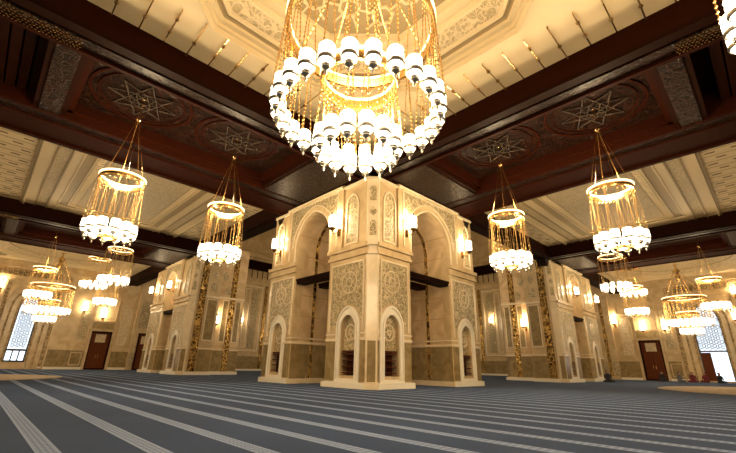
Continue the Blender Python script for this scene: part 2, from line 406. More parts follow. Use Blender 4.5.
        m = MB(); fr.box(m, wc-whw, wc-whw+.08, 0, 2.45, -.45, -.2); fr.box(m, wc+whw-.08, wc+whw, 0, 2.45, -.45, -.2); m.build('door_frame', 'iron', dr)
        # the leaf on the left swung into the room
        m = MB(); m.box(wc+whw-.75, wc+whw-.08, WY-.02, WY+.04, .02, 2.4); m.build('door_leaf', 'doorwood', dr)
    dd = thing('door_3' if sw else 'door_1', None, None, ((d0+d1)/2, WY, 0), kind='structure')
    m = MB(); fr.frame(m, d0, d1, 0, dt, .12, -.3, -.05); m.build('door_frame', 'woodred', dd)
    mid = (d0+d1)/2
    for s in (-1, 1):
        a, b = (d0+.12, mid) if s < 0 else (mid, d1-.12)
        leaf = MB(); fr.box(leaf, a, b, .02, dt-1.1, -.22, -.14); leaf = leaf.build('door_leaf', 'doorwood', dd)
        p = MB(); fr.frame(p, a+.1, b-.1, .15, 1.1, .06, -.14, -.11); fr.frame(p, a+.1, b-.1, 1.2, dt-1.2, .06, -.14, -.11); p.build('raised_panel', 'doorwood', leaf)
        h = MB(); fr.box(h, mid+s*.1-.02, mid+s*.1+.02, 1.0, 1.3, -.14, -.08); h.build('door_handle', 'gold', leaf)
    m = MB(); fr.box(m, d0+.12, d1-.12, dt-1.1, dt-.12, -.22, -.14); m.build('transom', 'doorwood', dd)
    m = MB(); fr.box(m, mid-.42, mid+.42, dt-1.0, dt-.25, -.14, -.11); m.build('transom_panel', 'carvedcream', dd)
    SW[0] = False
    return root
def lattice(fr, wc, whw, z0, spring, ah, par):
    m = MB(); s = .36
    def top(a):
        x = abs(a-wc)/whw
        return spring+ah*math.sqrt(max(0, 1-x*x)) if x < 1 else z0
    def inside(a, z): return abs(a-wc) < whw-.04 and z0 < z < top(a)-.04
    def bar(p, q):
        if inside(*p) and inside(*q):
            d = Vector((q[0]-p[0], q[1]-p[1])); d.normalize(); nn = (-d.y*.013, d.x*.013)
            fr.poly(m, [(p[0]+nn[0], p[1]+nn[1]), (q[0]+nn[0], q[1]+nn[1]), (q[0]-nn[0], q[1]-nn[1]), (p[0]-nn[0], p[1]-nn[1])], -.3, -.26)
    nz = int((spring+ah-z0)/s)+2
    for i in range(-4, 5):
        for j in range(nz):
            cx, cz = wc+(i+.5*(j % 2))*s, z0+.1+j*s*.866
            pts = [(cx+s*.5*math.cos(PI*k/6), cz+s*.5*math.sin(PI*k/6)) for k in range(12)]
            for k in range(0, 12, 2): bar(pts[k], pts[(k+4) % 12]); bar(pts[k+1], pts[(k+5) % 12])
    m.build('lattice', 'latt', par)
far_wall(False); far_wall(True)
# two plain walls behind the camera close the hall
for sw, nm in ((False, 'wall_front'), (True, 'wall_back')):
    SW[0] = sw; MB().box(-10, 46, -10.4, -10, 0, HT).build(nm, 'cream', kind='structure'); SW[0] = False

# ---------------------------------------------------------------- ceilings
def slab(name, x0, x1, y0, y1, z, mat='plaster', th=.3):
    return MB().box(x0, x1, y0, y1, z, z+th).build(name, mat, kind='structure')
B0 = 9.9                              # near face of the beams
# great hall: high ceiling and the walls that drop to the low bays
slab('ceiling', 10.7, 46, 10.7, 46, HT)
for sw in (False, True):
    SW[0] = sw
    MB().box(10.55, 10.7, 16.7, 46, ZS+.02, HT).build('wall_hall', 'plaster', kind='structure')
    MB().box(10.7, 46, 16.6, 16.75, ZS+.02, HT).build('wall_hall', 'plaster', kind='structure') if 0 else None
    SW[0] = False
# top over the two bands behind the central pillar, closes the corner
slab('ceiling', 10.7, 17.0, 10.7, 17.0, ZS+.9, 'wood')

def octagon(c, w, z):
    k = w*math.tan(PI/8)
    return [(c[0]+a, c[1]+b, z) for a, b in ((-k, w), (k, w), (w, k), (w, -k), (k, -w), (-k, -w), (-w, -k), (-w, k))]
def central_coffer():
    c = (4.06, 4.48); z = ZC
    root = thing('ceiling', None, None, (4.2, 4.2, z), kind='structure')
    # plaster field with an octagonal hole
    O = octagon(c, 4.02, z); x0, x1 = -1.4, B0+.15
    m = MB(); vs = [(x0, x1, z), (O[0][0], x1, z), (O[1][0], x1, z), (x1, x1, z), (x1, O[2][1], z), (x1, O[3][1], z), (x1, x0, z), (O[4][0], x0, z), (O[5][0], x0, z), (x0, x0, z), (x0, O[6][1], z), (x0, O[7][1], z)]
    k = len(vs); vs += O
    m.add(vs, [(0, 1, k), (1, 2, k+1, k), (2, 3, k+1), (3, 4, k+2, k+1), (4, 5, k+3, k+2), (5, 6, k+3), (6, 7, k+4, k+3), (7, 8, k+5, k+4), (8, 9, k+5), (9, 10, k+6, k+5), (10, 11, k+7, k+6), (11, 0, k, k+7)])
    m.build('plaster_field', 'plaster', root)
    def oct_ring(name, prof, mat):
        m = MB(); rs = [octagon(c, w_, z_) for w_, z_ in prof]
        for r in rs: m.v += r
        for i in range(len(rs)-1):
            for q in range(8): m.f.append((i*8+q, i*8+(q+1) % 8, (i+1)*8+(q+1) % 8, (i+1)*8+q))
        return m.build(name, mat, root)
    oct_ring('outer_moulding', [(4.02, z), (4.02, z-.07), (3.98, z-.1), (3.94, z-.04), (3.92, z+.03), (3.86, z+.05), (3.84, z+.14), (3.72, z+.16), (3.7, z+.24)], 'plaster')
    oct_ring('groove', [(3.7, z+.24), (3.62, z+.30), (3.58, z+.30)], 'plaster2')
    oct_ring('inner_lip', [(3.58, z+.30), (3.54, z+.22), (3.46, z+.22), (3.42, z+.28)], 'plaster')
    oct_ring('scroll_frieze', [(3.42, z+.28), (2.98, z+.42)], 'scroll')
    oct_ring('inner_moulding', [(2.98, z+.42), (2.95, z+.34), (2.86, z+.34), (2.8, z+.44), (2.55, z+.5), (2.5, z+.62), (2.42, z+.64)], 'plaster')
    zf = z+.64
    O = octagon(c, 2.42, zf); MB().add(O, [tuple(range(8))]).build('star_field', 'plaster2', root)
    # honeycomb ribs standing proud of the field
    m = MB(); s = .92
    def hexring(cx, cy, r0, r1):
        vs = []
        for q in range(6):
            t = PI/3*q
            for r in (r0, r1):
                for zz in (zf, zf-.07): vs.append((cx+r*math.cos(t), cy+r*math.sin(t), zz))
        fs = []
        for q in range(6):
            a, b = 4*q, 4*((q+1) % 6)
            fs += [(a+1, b+1, b+3, a+3), (a, b, b+1, a+1), (a+2, a+3, b+3, b+2)]
        m.add(vs, fs)
    for i in range(-4, 5):
        for j in range(-4, 5):
            cx, cy = c[0]+i*s*.866*1.0, c[1]+(j+.5*(i % 2))*s
            if max(abs(cx-c[0]), abs(cy-c[1])) < 2.1 and abs(cx-c[0])+abs(cy-c[1]) < 2.9:
                hexring(cx, cy, .25, .32)
                for q in range(6):
                    t = PI/3*q+PI/6
                    if q < 3:
                        m.tube((cx+.28*math.cos(t), cy+.28*math.sin(t), zf-.03), (cx+.64*math.cos(t), cy+.64*math.sin(t), zf-.03), .035, 4)
    m.build('honeycomb_ribs', 'plaster', root)
    # brass rods with knobs along the two far sides
    for sw in (False, True):
        SW[0] = sw
        for k in range(-2, 15):
            x = .40+.615*k
            if x > 9.5: continue
            m = MB(); zz = z-.09
            L = 1.45 if x < 8.3 else .5
            m.tube((x, B0, zz), (x, B0-L, zz+.02), .018, 6)
            off = 0 if k % 2 else .42
            for q in (.42+off*.3, 1.1) if k % 2 == 0 else (.62,):
                if q < L:
                    m.v += []; n0 = len(m.v)
                    m.tube((x, B0-q+.09, zz), (x, B0-q, zz), .018, 8, .055); m.tube((x, B0-q, zz), (x, B0-q-.09, zz), .055, 8, .018)
            m.tube((x, B0-L*.98, zz+.02), (x, B0-L*.98, z+.0), .014, 5)
            m.build('brass_rod', 'gold' if (k*7) % 3 else 'oldgold', root)
        SW[0] = False
central_coffer()

def star(m, cx, cy, z, R, r, n, t, h):
    P = [(cx+(R if k % 2 == 0 else r)*math.cos(PI*k/n), cy+(R if k % 2 == 0 else r)*math.sin(PI*k/n)) for k in range(2*n)]
    for k in range(2*n):
        a, b = P[k], P[(k+1) % (2*n)]; m.tube((*a, z), (*b, z), t, 4)
    for k in range(0, 2*n, 2):
        a, b = P[k], P[(k+6) % (2*n)]; m.tube((*a, z-h), (*b, z-h), t*.8, 4)

def timber_band(y0, y1, hooks, sw, nm, e=0.):
    """broad dark timber ceiling band: near and far beams, carved mouldings, sunk panels with star rosettes"""
    SW[0] = sw
    xa, xb = -9.9, 17.0 if y0 < 12 else B0+.8
    if y0 > 12: xb = B0+.8
    root = thing('trim_%d' % nm, None, None, (4, (y0+y1)/2, ZS), kind='structure')
    p0, p1 = y0+.95, y1-2.1          # panel zone
    def P(name, m, mat): return m.build(name, mat, root)
    m = MB().box(xa, xb, y0, y0+.2, ZS+.12, ZC); P('beam_face', m, 'woodred')
    m = MB().box(xa, xb, y0-.05, y0+.25, ZS+.02, ZS+.14).box(xa, xb, y0+.25, y0+.33, ZS+.06, ZS+.3); P('lower_moulding', m, 'wood')
    m = MB().box(xa, xb, y0+.33, y0+.55, ZS, ZS+.25).box(xa, xb, y0+.63, y0+.83, ZS+.08, ZS+.3); P('carved_moulding', m, 'carvedwood')
    m = MB().box(xa, xb, y0+.55, y0+.63, ZS+.04, ZS+.3).box(xa, xb, y0+.83, p0, ZS-.02, ZC); P('moulding', m, 'woodred')
    m = MB().box(xa, xb, p1, p1+.14, ZS-.02, ZC).box(xa, xb, p1+.7, y1, ZS, ZC+.2).box(xa, xb, y1-.12, y1+.03, ZS-.05, ZS+.1); P('far_beam', m, 'woodred')
    m = MB().box(xa, xb, p1+.14, p1+.7, ZS+.06, ZC); P('carved_moulding', m, 'carvedwood')
    m = MB().box(xa, xb, y0, y1, ZC, ZC+.2); P('upper_boards', m, 'wood')
    # cross ribs and sunk panels
    panels = [(.27, 7.5)] if y0 < 12 else [(.27, 7.5)]
    ribs = [(-.55+e, .27+e), (7.5+e, 9.9), (-4.2, -3.2)]
    if y0 < 12: ribs.append((12.2, 13.0))
    for a, b in ribs:
        m = MB().box(a, b, p0, p1, ZS+.05, ZC); P('cross_rib', m, 'wood')
        m = MB().box(a+.15, b-.15, p0, p1, ZS, ZS+.06); P('rib_carving', m, 'carvedwood')
    zp = ZS+.62
    m = MB().box(.27+e, 7.5+e, p0, p1, zp, zp+.1); P('sunk_panel', m, 'carvedwood')
    m = MB()
    for a, b, c_, d in ((.27, 7.5, p0, p0+.16), (.27, 7.5, p1-.16, p1), (.27, .43, p0, p1), (7.34, 7.5, p0, p1)): m.box(a+e, b+e, c_, d, ZS+.25, zp)
    for x in [h[0] for h in hooks[:1]]: pass
    P('panel_border', m, 'woodred')
    m = MB()
    nb = 10
    for k in range(nb): m.box(-3.2+k*.27, -3.2+k*.27+.22, p0, p1, ZS+.45, ZS+.5)
    P('slatted_panel', m, 'wood')
    for hx, hy in hooks:
        if y0 < 12:
            m = MB(); star(m, hx, hy, zp-.04, 1.0, .5, 8, .02, .02); star(m, hx, hy, zp-.05, .42, .2, 8, .018, .02)
            P('star_rosette', m, 'starwood')
            m = MB(); m.lathe([(1.42, -.05), (1.5, -.05), (1.5, 0), (1.42, 0)], (hx, hy, zp), 32, True); m.lathe([(1.22, -.04), (1.26, -.04), (1.26, 0), (1.22, 0)], (hx, hy, zp), 32, True)
            P('rosette_ring', m, 'starwood' if 0 else 'woodred')
    # pierced gold screen in the moulding near the camera end
    m = MB()
    for i in range(38):
        for j in range(5):
            m.box(-2.6+i*.07+.035*(j % 2), -2.565+i*.07+.035*(j % 2), y0+.35+j*.1+.02*((i*7) % 3), y0+.38+j*.1+.02*((i*7) % 3), ZS-.02, ZS)
    P('pierced_gold_screen', m, 'gold')
    SW[0] = False
H_L1 = [(1.98, 12.7), (5.25, 12.7)]; H_R1 = [(2.45, 12.6), (5.8, 12.6)]   # along, across
timber_band(B0, 16.7, H_L1, False, 1); timber_band(B0, 16.7, H_R1, True, 2, .4)
timber_band(27.6, 34.4, [], False, 3); timber_band(27.6, 34.4, [], True, 4, .4)
# cross beams that end the low bays towards the great hall
for sw in (False, True):
    SW[0] = sw
    root = thing('trim_6' if sw else 'trim_5', None, None, (10.3, 22, ZS), kind='structure')
    for a, b in ((16.7, 27.6), (34.4, 45.5)):
        MB().box(B0, B0+.8, a, b, ZS+.1, ZC+.2).build('beam', 'woodred', root)
        MB().box(B0-.06, B0+.86, a, b, ZS-.02, ZS+.1).box(B0+.1, B0+.2, a, b, ZS-.08, ZS).build('moulding', 'wood', root)
    # scrolled corbel where beam meets pillar
    for cy in (16.9, 27.4):
        m = MB()
        for k in range(4): m.box(B0+.05, B0+.75, cy-.25+.0*k, cy+.25, ZS-.1-.16*(k+1)+.16, ZS-.08-.02*k) if 0 else m.box(B0+.08, B0+.72, cy-.3+.06*k, cy+.3-.06*k, ZS-.1-.11*(k+1), ZS-.1-.11*k)
        m.build('corbel', 'carvedwood', root)
    SW[0] = False

def low_bay(y0, y1, sw, e=0.):
    """plaster ceiling of a low bay: slotted planks, cream and beige bands, sunk carved frame"""
    SW[0] = sw; z = ZC
    root = thing('ceiling', None, None, (4, (y0+y1)/2, z), kind='structure')
    def P(name, m, mat): return m.build(name, mat, root)
    P('planks', MB().box(-9.9, B0+.3, y0-.1, y1+.1, z, z+.1), 'plaster')
    xs = .0
    mid = 4.05+e
    def both(a, b, z0, z1, mat, name, ya=y0, yb=y1):
        a += e; b += e
        m = MB().box(a, b, ya, yb, z0, z1).box(2*mid-b, 2*mid-a, ya, yb, z0, z1); P(name, m, mat)
    both(-.13, -.06, z-.1, z, 'plaster2', 'moulding'); both(-.03, .06, z-.14, z, 'plaster', 'moulding')
    both(.06, .47, z-.05, z, 'plaster', 'cream_band'); both(.47, .53, z-.11, z, 'plaster2', 'moulding')
    both(.53, .98, z-.03, z, 'carvedplaster', 'carved_band'); both(.98, 1.04, z-.11, z, 'plaster2', 'moulding')
    both(1.04, 1.38, z-.05, z, 'plaster', 'cream_band'); both(1.38, 1.44, z-.1, z, 'plaster', 'moulding')
    # inner coffer
    a, b = 1.44+e, 2*mid-1.44-e; c_, d = y0+.55, y1-.95
    P('cream_field', MB().box(a, b, y0, c_, z-.05, z).box(a, b, d, y1, z-.05, z), 'plaster')
    m = MB()
    for x0, x1, q0, q1 in ((a, a+.38, c_, d), (b-.38, b, c_, d), (a+.38, b-.38, c_, c_+.38), (a+.38, b-.38, d-.38, d)): m.box(x0, x1, q0, q1, z-.02, z)
    P('beige_frame', m, 'plaster2')
    a += .38; b -= .38; c_ += .38; d -= .38
    m = MB()
    for x0, x1, q0, q1 in ((a, a+.07, c_, d), (b-.07, b, c_, d), (a, b, c_, c_+.07), (a, b, d-.07, d)): m.box(x0, x1, q0, q1, z-.09, z)
    P('inner_moulding', m, 'plaster')
    P('dentil_ground', MB().box(a+.07, a+.41, c_+.07, d-.07, z-.015, z).box(b-.41, b-.07, c_+.07, d-.07, z-.015, z), 'plaster2')
    m = MB(); n = int((d-c_-.2)/.24)
    for k in range(n):
        y = c_+.12+k*.24
        m.box(a+.1, a+.38, y, y+.14, z-.06, z); m.box(b-.38, b-.1, y, y+.14, z-.06, z)
    P('dentils', m, 'plaster')
    P('carved_field', MB().box(a+.42, b-.42, c_+.12, d-.12, z-.03, z), 'carvedplaster')
    # plank joints and slots on the two outer strips
    m = MB(); k = 0; y = y0+.3
    while y < y1-.1:
        for x0, x1 in ((-9.9, e-.15), (2*mid-e+.15, B0)): m.box(x0, x1, y, y+.03, z-.012, z)
        y += .62; k += 1
    P('plank_joint', m, 'plaster2')
    m = MB(); y = y0+.6; k = 0
    while y < y1-.3:
        o = .3*(k % 2)
        for x in (-.75, -1.55, -2.35): m.box(x+e+o-.16, x+e+o+.16, y-.035, y+.035, z-.014, z)
        for x in (2*mid-e+.6, 2*mid-e+1.3): m.box(x+o-.2, x+o+.12, y-.035, y+.035, z-.014, z)
        y += .62; k += 1
    P('air_slot', m, 'slot')
    SW[0] = False
low_bay(16.7, 27.6, False); low_bay(16.7, 27.6, True, .55)

def dome_bay(sw):
    SW[0] = sw; z = ZC; y0, y1 = 34.4, 45.5; c = (4.4 if sw else 3.7, 39.9)
    root = thing('ceiling', None, None, (c[0], c[1], z), kind='structure')
    R = 4.6; n = 48
    # flat field with a round hole
    m = MB(); ring = [(c[0]+R*math.cos(2*PI*i/n), c[1]+R*math.sin(2*PI*i/n), z) for i in range(n)]
    out = []
    for i in range(n):
        t = 2*PI*i/n; cx, sy = math.cos(t), math.sin(t); s = 1/max(abs(cx)/6.0, abs(sy)/5.6)
        out.append((c[0]+cx*s, c[1]+sy*s, z))
    m.add(ring+out, [(i, (i+1) % n, n+(i+1) % n, n+i) for i in range(n)]); m.build('plaster_field', 'plaster', root)
    MB().box(-9.9, c[0]-5.9, y0, y1, z, z+.1).box(c[0]+5.9, 10.8, y0, y1, z, z+.1).build('plaster_strip', 'plaster', root)
    m = MB().lathe([(R+.25, 0), (R+.25, -.1), (R+.05, -.14), (R, 0), (R-.1, .12), (R-.2, .14)], (c[0], c[1], z), n); m.f = m.f[:-2]; m.build('round_moulding', 'plaster', root)
    m = MB()
    for r in (R+.32, R-.98): m.lathe([(r, -.02 if r > R else .38), (r+.1, -.02 if r > R else .36), (r+.1, .02 if r > R else .44), (r, .02 if r > R else .46)], (c[0], c[1], z), n, True)
    m.build('round_groove', 'plaster2', root)
    m = MB().lathe([(R-.2, .14), (R-1.0, .42)], (c[0], c[1], z), n); m.f = m.f[:-2]; m.build('scroll_frieze', 'scroll', root)
    m = MB().lathe([(R-1.0, .42), (R-1.05, .36), (R-1.2, .42), (R-1.4, .6), (1.6, 1.2), (.01, 1.35)], (c[0], c[1], z), n); m.f = m.f[:-1]; m.build('shallow_dome', 'carvedplaster', root)
    m = MB()
    for i in range(4):
        t = PI/4+PI/2*i; cx, cy = c[0]+6.0*math.cos(t), c[1]+5.7*math.sin(t)
        m.lathe([(.35, -.06), (.45, -.06), (.45, 0), (.35, 0)], (cx*.93+c[0]*.07, cy*.93+c[1]*.07, z), 20, True)
    m.build('corner_roundel', 'plaster2', root)
    SW[0] = False
dome_bay(False); dome_bay(True)
# timber over the strip behind the camera closes the low ceiling
for sw in (False, True):
    SW[0] = sw; MB().box(-9.9, -1.35, -9.9, B0, ZS, ZS+.9).build('ceiling_timber' if 0 else 'ceiling', 'wood', kind='structure'); SW[0] = False
MB().box(-1.35, B0+.2, -1.4, -1.35, ZS, ZC+.2).build('trim_7', 'woodred', kind='structure')

# ================================================================ PILLARS
def niche_face(fr, a0, a1, par, corner_cut=0.0, cc=None):
    """one lower column face with book niche and carved panels, plus its upper arched panel. a0..a1 is the face; the stone in front of the core is .4 thick"""
    c = cc if cc is not None else (a0+a1)/2+(.08 if corner_cut else 0); s0 = a0+corner_cut
    m = MB(); fr.box(m, s0, a1, 0, .42, -.4, 0); plate_arch(fr, m, s0, a1, .42, 8.1, c, .4, 2.1, .5, -.4, 0); m.build('column_face', 'cream', par)
    m = MB(); fr.box(m, s0-.03, a1+.02, 0, .2, 0, .12); m.build('plinth', 'white', par)
    m = MB(); fr.box(m, s0+.02, c-.68, .24, 1.62, 0, .025); fr.box(m, c+.68, a1-.03, .24, 1.62, 0, .025); m.build('dado', 'green', par)
    m = MB(); fr.box(m, s0, c-.66, 1.64, 1.74, 0, .06); fr.box(m, c+.66, a1, 1.64, 1.74, 0, .06); fr.box(m, s0, c-.66, 1.86, 1.92, 0, .04); fr.box(m, c+.66, a1, 1.86, 1.92, 0, .04); m.build('dado_rail', 'pale', par)
    m = MB(); band_arch(fr, m, c, .42, .50, .3, 2.1, .5, .6, 0, .06); band_arch(fr, m, c, .50, .60, .3, 2.12, .58, .72, 0, .025); band_arch(fr, m, c, .60, .66, .3, 2.15, .7, .80, 0, .06); fr.box(m, c-.66, c+.66, .2, .32, 0, .06); m.build('niche_surround', 'white', par)
    b0, b1 = s0+.2, a1-.24
    m = MB(); plate_arch(fr, m, b0, b1, 2.25, 4.6, c, .7, 2.25, .78, 0, .02); m.build('carved_panel', 'carvedgreen', par)
    m = MB(); fr.box(m, b0-.07, b0, 2.0, 4.67, 0, .05); fr.box(m, b1, b1+.07, 2.0, 4.67, 0, .05); fr.box(m, b0, b1, 4.6, 4.67, 0, .05); m.build('panel_frame', 'pale', par)
    # rosette on the carved panel
    m = MB(); disc_ring(fr, m, c, 3.85, .40, .45, .02, .045); disc_ring(fr, m, c, 3.85, .16, .2, .02, .045)
    for k in range(8):
        t = PI/4*k; m.tube(fr.p(c+.2*math.cos(t), .03, 3.85+.2*math.sin(t)), fr.p(c+.62*math.cos(t), .03, 3.85+.62*math.sin(t)), .015, 4)
    m.build('rosette', 'pale', par)
    # niche: carved back, medallion and book shelves
    nb = MB(); fr.box(nb, c-.4, c+.4, 1.3, 2.75, -.4, -.14); fr.box(nb, c-.4, c+.4, .42, 1.3, -.42, -.38); nb = nb.build('niche_back', 'carvedgreen', par)
    m = MB(); disc_ring(fr, m, c, 1.95, .26, .31, -.14, -.11); disc_ring(fr, m, c, 1.95, .08, .12, -.14, -.11); m.build('medallion', 'pale', nb)
    sh = MB(); fr.box(sh, c-.39, c+.39, .44, 1.24, -.37, -.33); fr.box(sh, c-.39, c-.34, .44, 1.24, -.33, -.02)
    for k in range(4): fr.box(sh, c-.34, c+.3, .5+k*.22, .54+k*.22, -.33, -.01)
    fr.box(sh, c-.39, c+.3, 1.24, 1.3, -.37, .0)
    sh.build('book_shelves', 'shelfwood', par)
    # string course
    m = MB(); fr.box(m, s0-.05, a1+.03, 4.85, 4.97, 0, .10); fr.box(m, s0-.08, a1+.05, 5.14, 5.3, 0, .16); fr.box(m, s0-.04, a1, 4.97, 5.14, 0, .05); m.build('string_course', 'cream', par)
def upper_panel(fr, c, par, hw=.34):
    m = MB(); fill_arch(fr, m, c, hw, 5.55, 7.1, .52, 0, .012); m.build('arched_panel', 'carvedgreen', par)
    m = MB(); band_arch(fr, m, c, hw, hw+.07, 5.48, 7.1, .52, .6, 0, .05); fr.box(m, c-hw-.07, c+hw+.07, 5.42, 5.5, 0, .05); m.build('panel_frame', 'pale', par)
def arch_face(fr, o0, o1, depth, par, lintels=True, far=7.1):
    """the tall opening between two columns: vault, gold strip, lintels, projecting frame with carved spandrels"""
    c, hw = (o0+o1)/2, (o1-o0)/2; sp, h = 6.05, 1.45
    m = MB(); plate_arch(fr, m, o0, o1, sp-.01, 8.1, c, hw, sp, h, -depth, 0, 16); m.build('arch_vault', 'jamb', par)
    m = MB(); band_arch(fr, m, c, hw-.03, hw+.01, 0, sp, h-.03, h+.01, -depth*.5-.09, -depth*.5+.06, 16); m.build('gold_strip', 'mosaic', par)
    for s, a in ((1, o0), (-1, o1)):          # dado and rails on the jambs
        m = MB(); fr.box(m, *sorted((a, a+s*.02)), .2, 1.62, -depth+.02, -.03); m.build('dado', 'green', par)
        m = MB(); fr.box(m, *sorted((a, a+s*.05)), 1.64, 1.74, -depth+.02, 0); fr.box(m, *sorted((a, a+s*.04)), 1.86, 1.92, -depth+.02, 0); fr.box(m, *sorted((a, a+s*.1)), 0, .2, -depth, .1); m.build('jamb_moulding', 'pale', par)
    if lintels:
        for d in (-.05, -1.35):
            m = MB(); fr.box(m, o0, o1, 4.30, 4.42, d-.5, d); fr.box(m, o0, o1, 4.42, 4.52, d-.45, d+.05); m.build('timber_lintel', 'wood', par)
    # projecting upper frame
    a0, a1 = o0-.8, o1+.9; zt = 8.72
    m = MB(); plate_arch(fr, m, a0, a1, 5.3, zt, c, hw+.02, sp, h+.02, 0, .1, 18); m.build('arch_frame', 'cream', par)
    m = MB(); fr.box(m, a0-.05, a1+.05, zt, zt+.09, -.02, .2); m.build('frame_cornice', 'pale', par)
    m = MB(); fr.box(m, a0+.2, a1-.2, 8.3, 8.62, .1, .115); m.build('frieze_panel', 'carvedgreen', par)
    m = MB(); fr.frame(m, a0+.14, a1-.14, 8.24, 8.68, .05, .1, .14); fr.box(m, a0, a1, 8.08, 8.16, .1, .2); m.build('frieze_frame', 'pale', par)
    m = MB(); plate_arch(fr, m, a0+.35, a1-.35, sp+.35, 7.98, c, hw+.36, sp, h+.36, .1, .115, 18)
    m.build('carved_spandrel', 'carvedgreen', par)
    m = MB(); band_arch(fr, m, c, hw+.02, hw+.09, 5.3, sp, h+.02, h+.09, .1, .15, 18); band_arch(fr, m, c, hw+.3, hw+.36, sp, sp, h+.3, h+.36, .1, .14, 18)
    fr.frame(m, a0+.29, a1-.29, sp+.3, 8.04, .06, .1, .14) if 0 else None
    fr.box(m, a0+.29, a1-.29, 7.98, 8.04, .1, .14); fr.box(m, a0+.29, a0+.35, 5.45, 7.98, .1, .14); fr.box(m, a1-.35, a1-.29, 5.45, 7.98, .1, .14)
    m.build('arch_moulding', 'pale', par)
def corner_strip(par, ox, oy, c=.27):
    """chamfered corner pilaster with drop medallion"""
    c = .27; pts = [(-.02, c+.08), (-.02, c), (c, -.02), (c+.08, -.02), (.45, .2), (.45, .45), (.2, .45)]
    m = MB(); m.ext([(ox+a, oy+b) for a, b in pts], 0, 8.1, lambda q, d: (q[0], q[1], d)); m.build('corner_pilaster', 'pale', par)
    k = c/2-.01; fr = Fr((ox+k, oy+k, 0), (.7071, -.7071, 0), (-.7071, -.7071, 0))
    m = MB(); fr.box(m, -.2, .2, 5.2, 5.3, 0, .12); fr.box(m, -.26, .26, 0, .2, 0, .12); fr.box(m, -.2, .2, 4.85, 4.97, 0, .06); m.build('pilaster_moulding', 'pale', par)
    m = MB(); fr.box(m, -.15, .15, .24, 1.62, 0, .02); m.build('dado', 'green', par)
    m = MB(); fill_arch(fr, m, 0, .13, 5.6, 6.1, .15, 0, .02); fill_arch(fr, m, 0, .13, 7.1, 7.6, .15, 0, .02); clover(fr, m, 0, 6.6, .13, 0, .03); m.build('drop_medallion', 'carvedgreen', par)
    m = MB(); fr.box(m, -.24, .24, 8.02, 8.14, -.05, .08); m.build('pilaster_cap', 'pale', par)

def central_pillar():
    o = 10.0; W = 7.3; CH = .27
    root = thing('arched_pillar', 'massive cream marble pillar with four arched openings nearest the camera', 'pillar', (o+3.5, o+3.5, 0))
    y1, y2, x1, x2 = 2.55, 5.05, 2.2, 5.05       # column edges on the left and right faces
    core = MB()
    for (xa, xb) in ((.4, x1), (x2, W)):
        for (ya, yb) in ((.4, y1), (y2, W)): core.box(o+xa, o+xb, o+ya, o+yb, 0, 8.1)
    core.build('column_core', 'jamb', root)
    MB().box(o+.3, o+W, o+.3, o+W, 7.9, 8.15).build('vault_top', 'plaster', root)
    for fr, c1, c2, dep, nc, up in ((Fr((o, o, 0), (0, 1, 0), (-1, 0, 0)), y1, y2, x1, 1.25, 1.2), (Fr((o, o, 0), (1, 0, 0), (0, -1, 0)), x1, x2, y1, 1.05, .93)):
        niche_face(fr, 0, c1, root, CH, nc); niche_face(fr, c2, W, root, 0)
        arch_face(fr, c1, c2, dep, root)
        upper_panel(fr, up, root, .32); upper_panel(fr, W-.6, root, .26)
        m = MB(); fr.box(m, CH, c1-.8, 8.02, 8.14, 0, .08); fr.box(m, c2+.9, W, 8.02, 8.14, 0, .08); m.build('column_cap', 'pale', root)
    for fr, c1, c2 in ((Fr((o+W, o, 0), (0, 1, 0), (1, 0, 0)), y1, y2), (Fr((o, o+W, 0), (1, 0, 0), (0, 1, 0)), x1, x2)):
        m = MB(); fr.box(m, 0, c1, 0, .2, 0, .12); fr.box(m, c2, W, 0, .2, 0, .12); m.build('plinth', 'white', root)
        m = MB(); plate_arch(fr, m, c1, c2, 6.04, 8.1, (c1+c2)/2, (c2-c1)/2, 6.05, 1.45, -2.1, 0, 16); m.build('arch_vault', 'jamb', root)
        m = MB(); fr.box(m, .1, c1-.05, .24, 1.62, 0, .03); fr.box(m, c2+.05, W-.1, .24, 1.62, 0, .03); m.build('dado', 'green', root)
        m = MB(); fr.box(m, 0, c1, 4.85, 5.3, 0, .1); fr.box(m, c2, W, 4.85, 5.3, 0, .1); m.build('string_course', 'cream', root)
    corner_strip(root, o, o)
    return root
central_pillar()

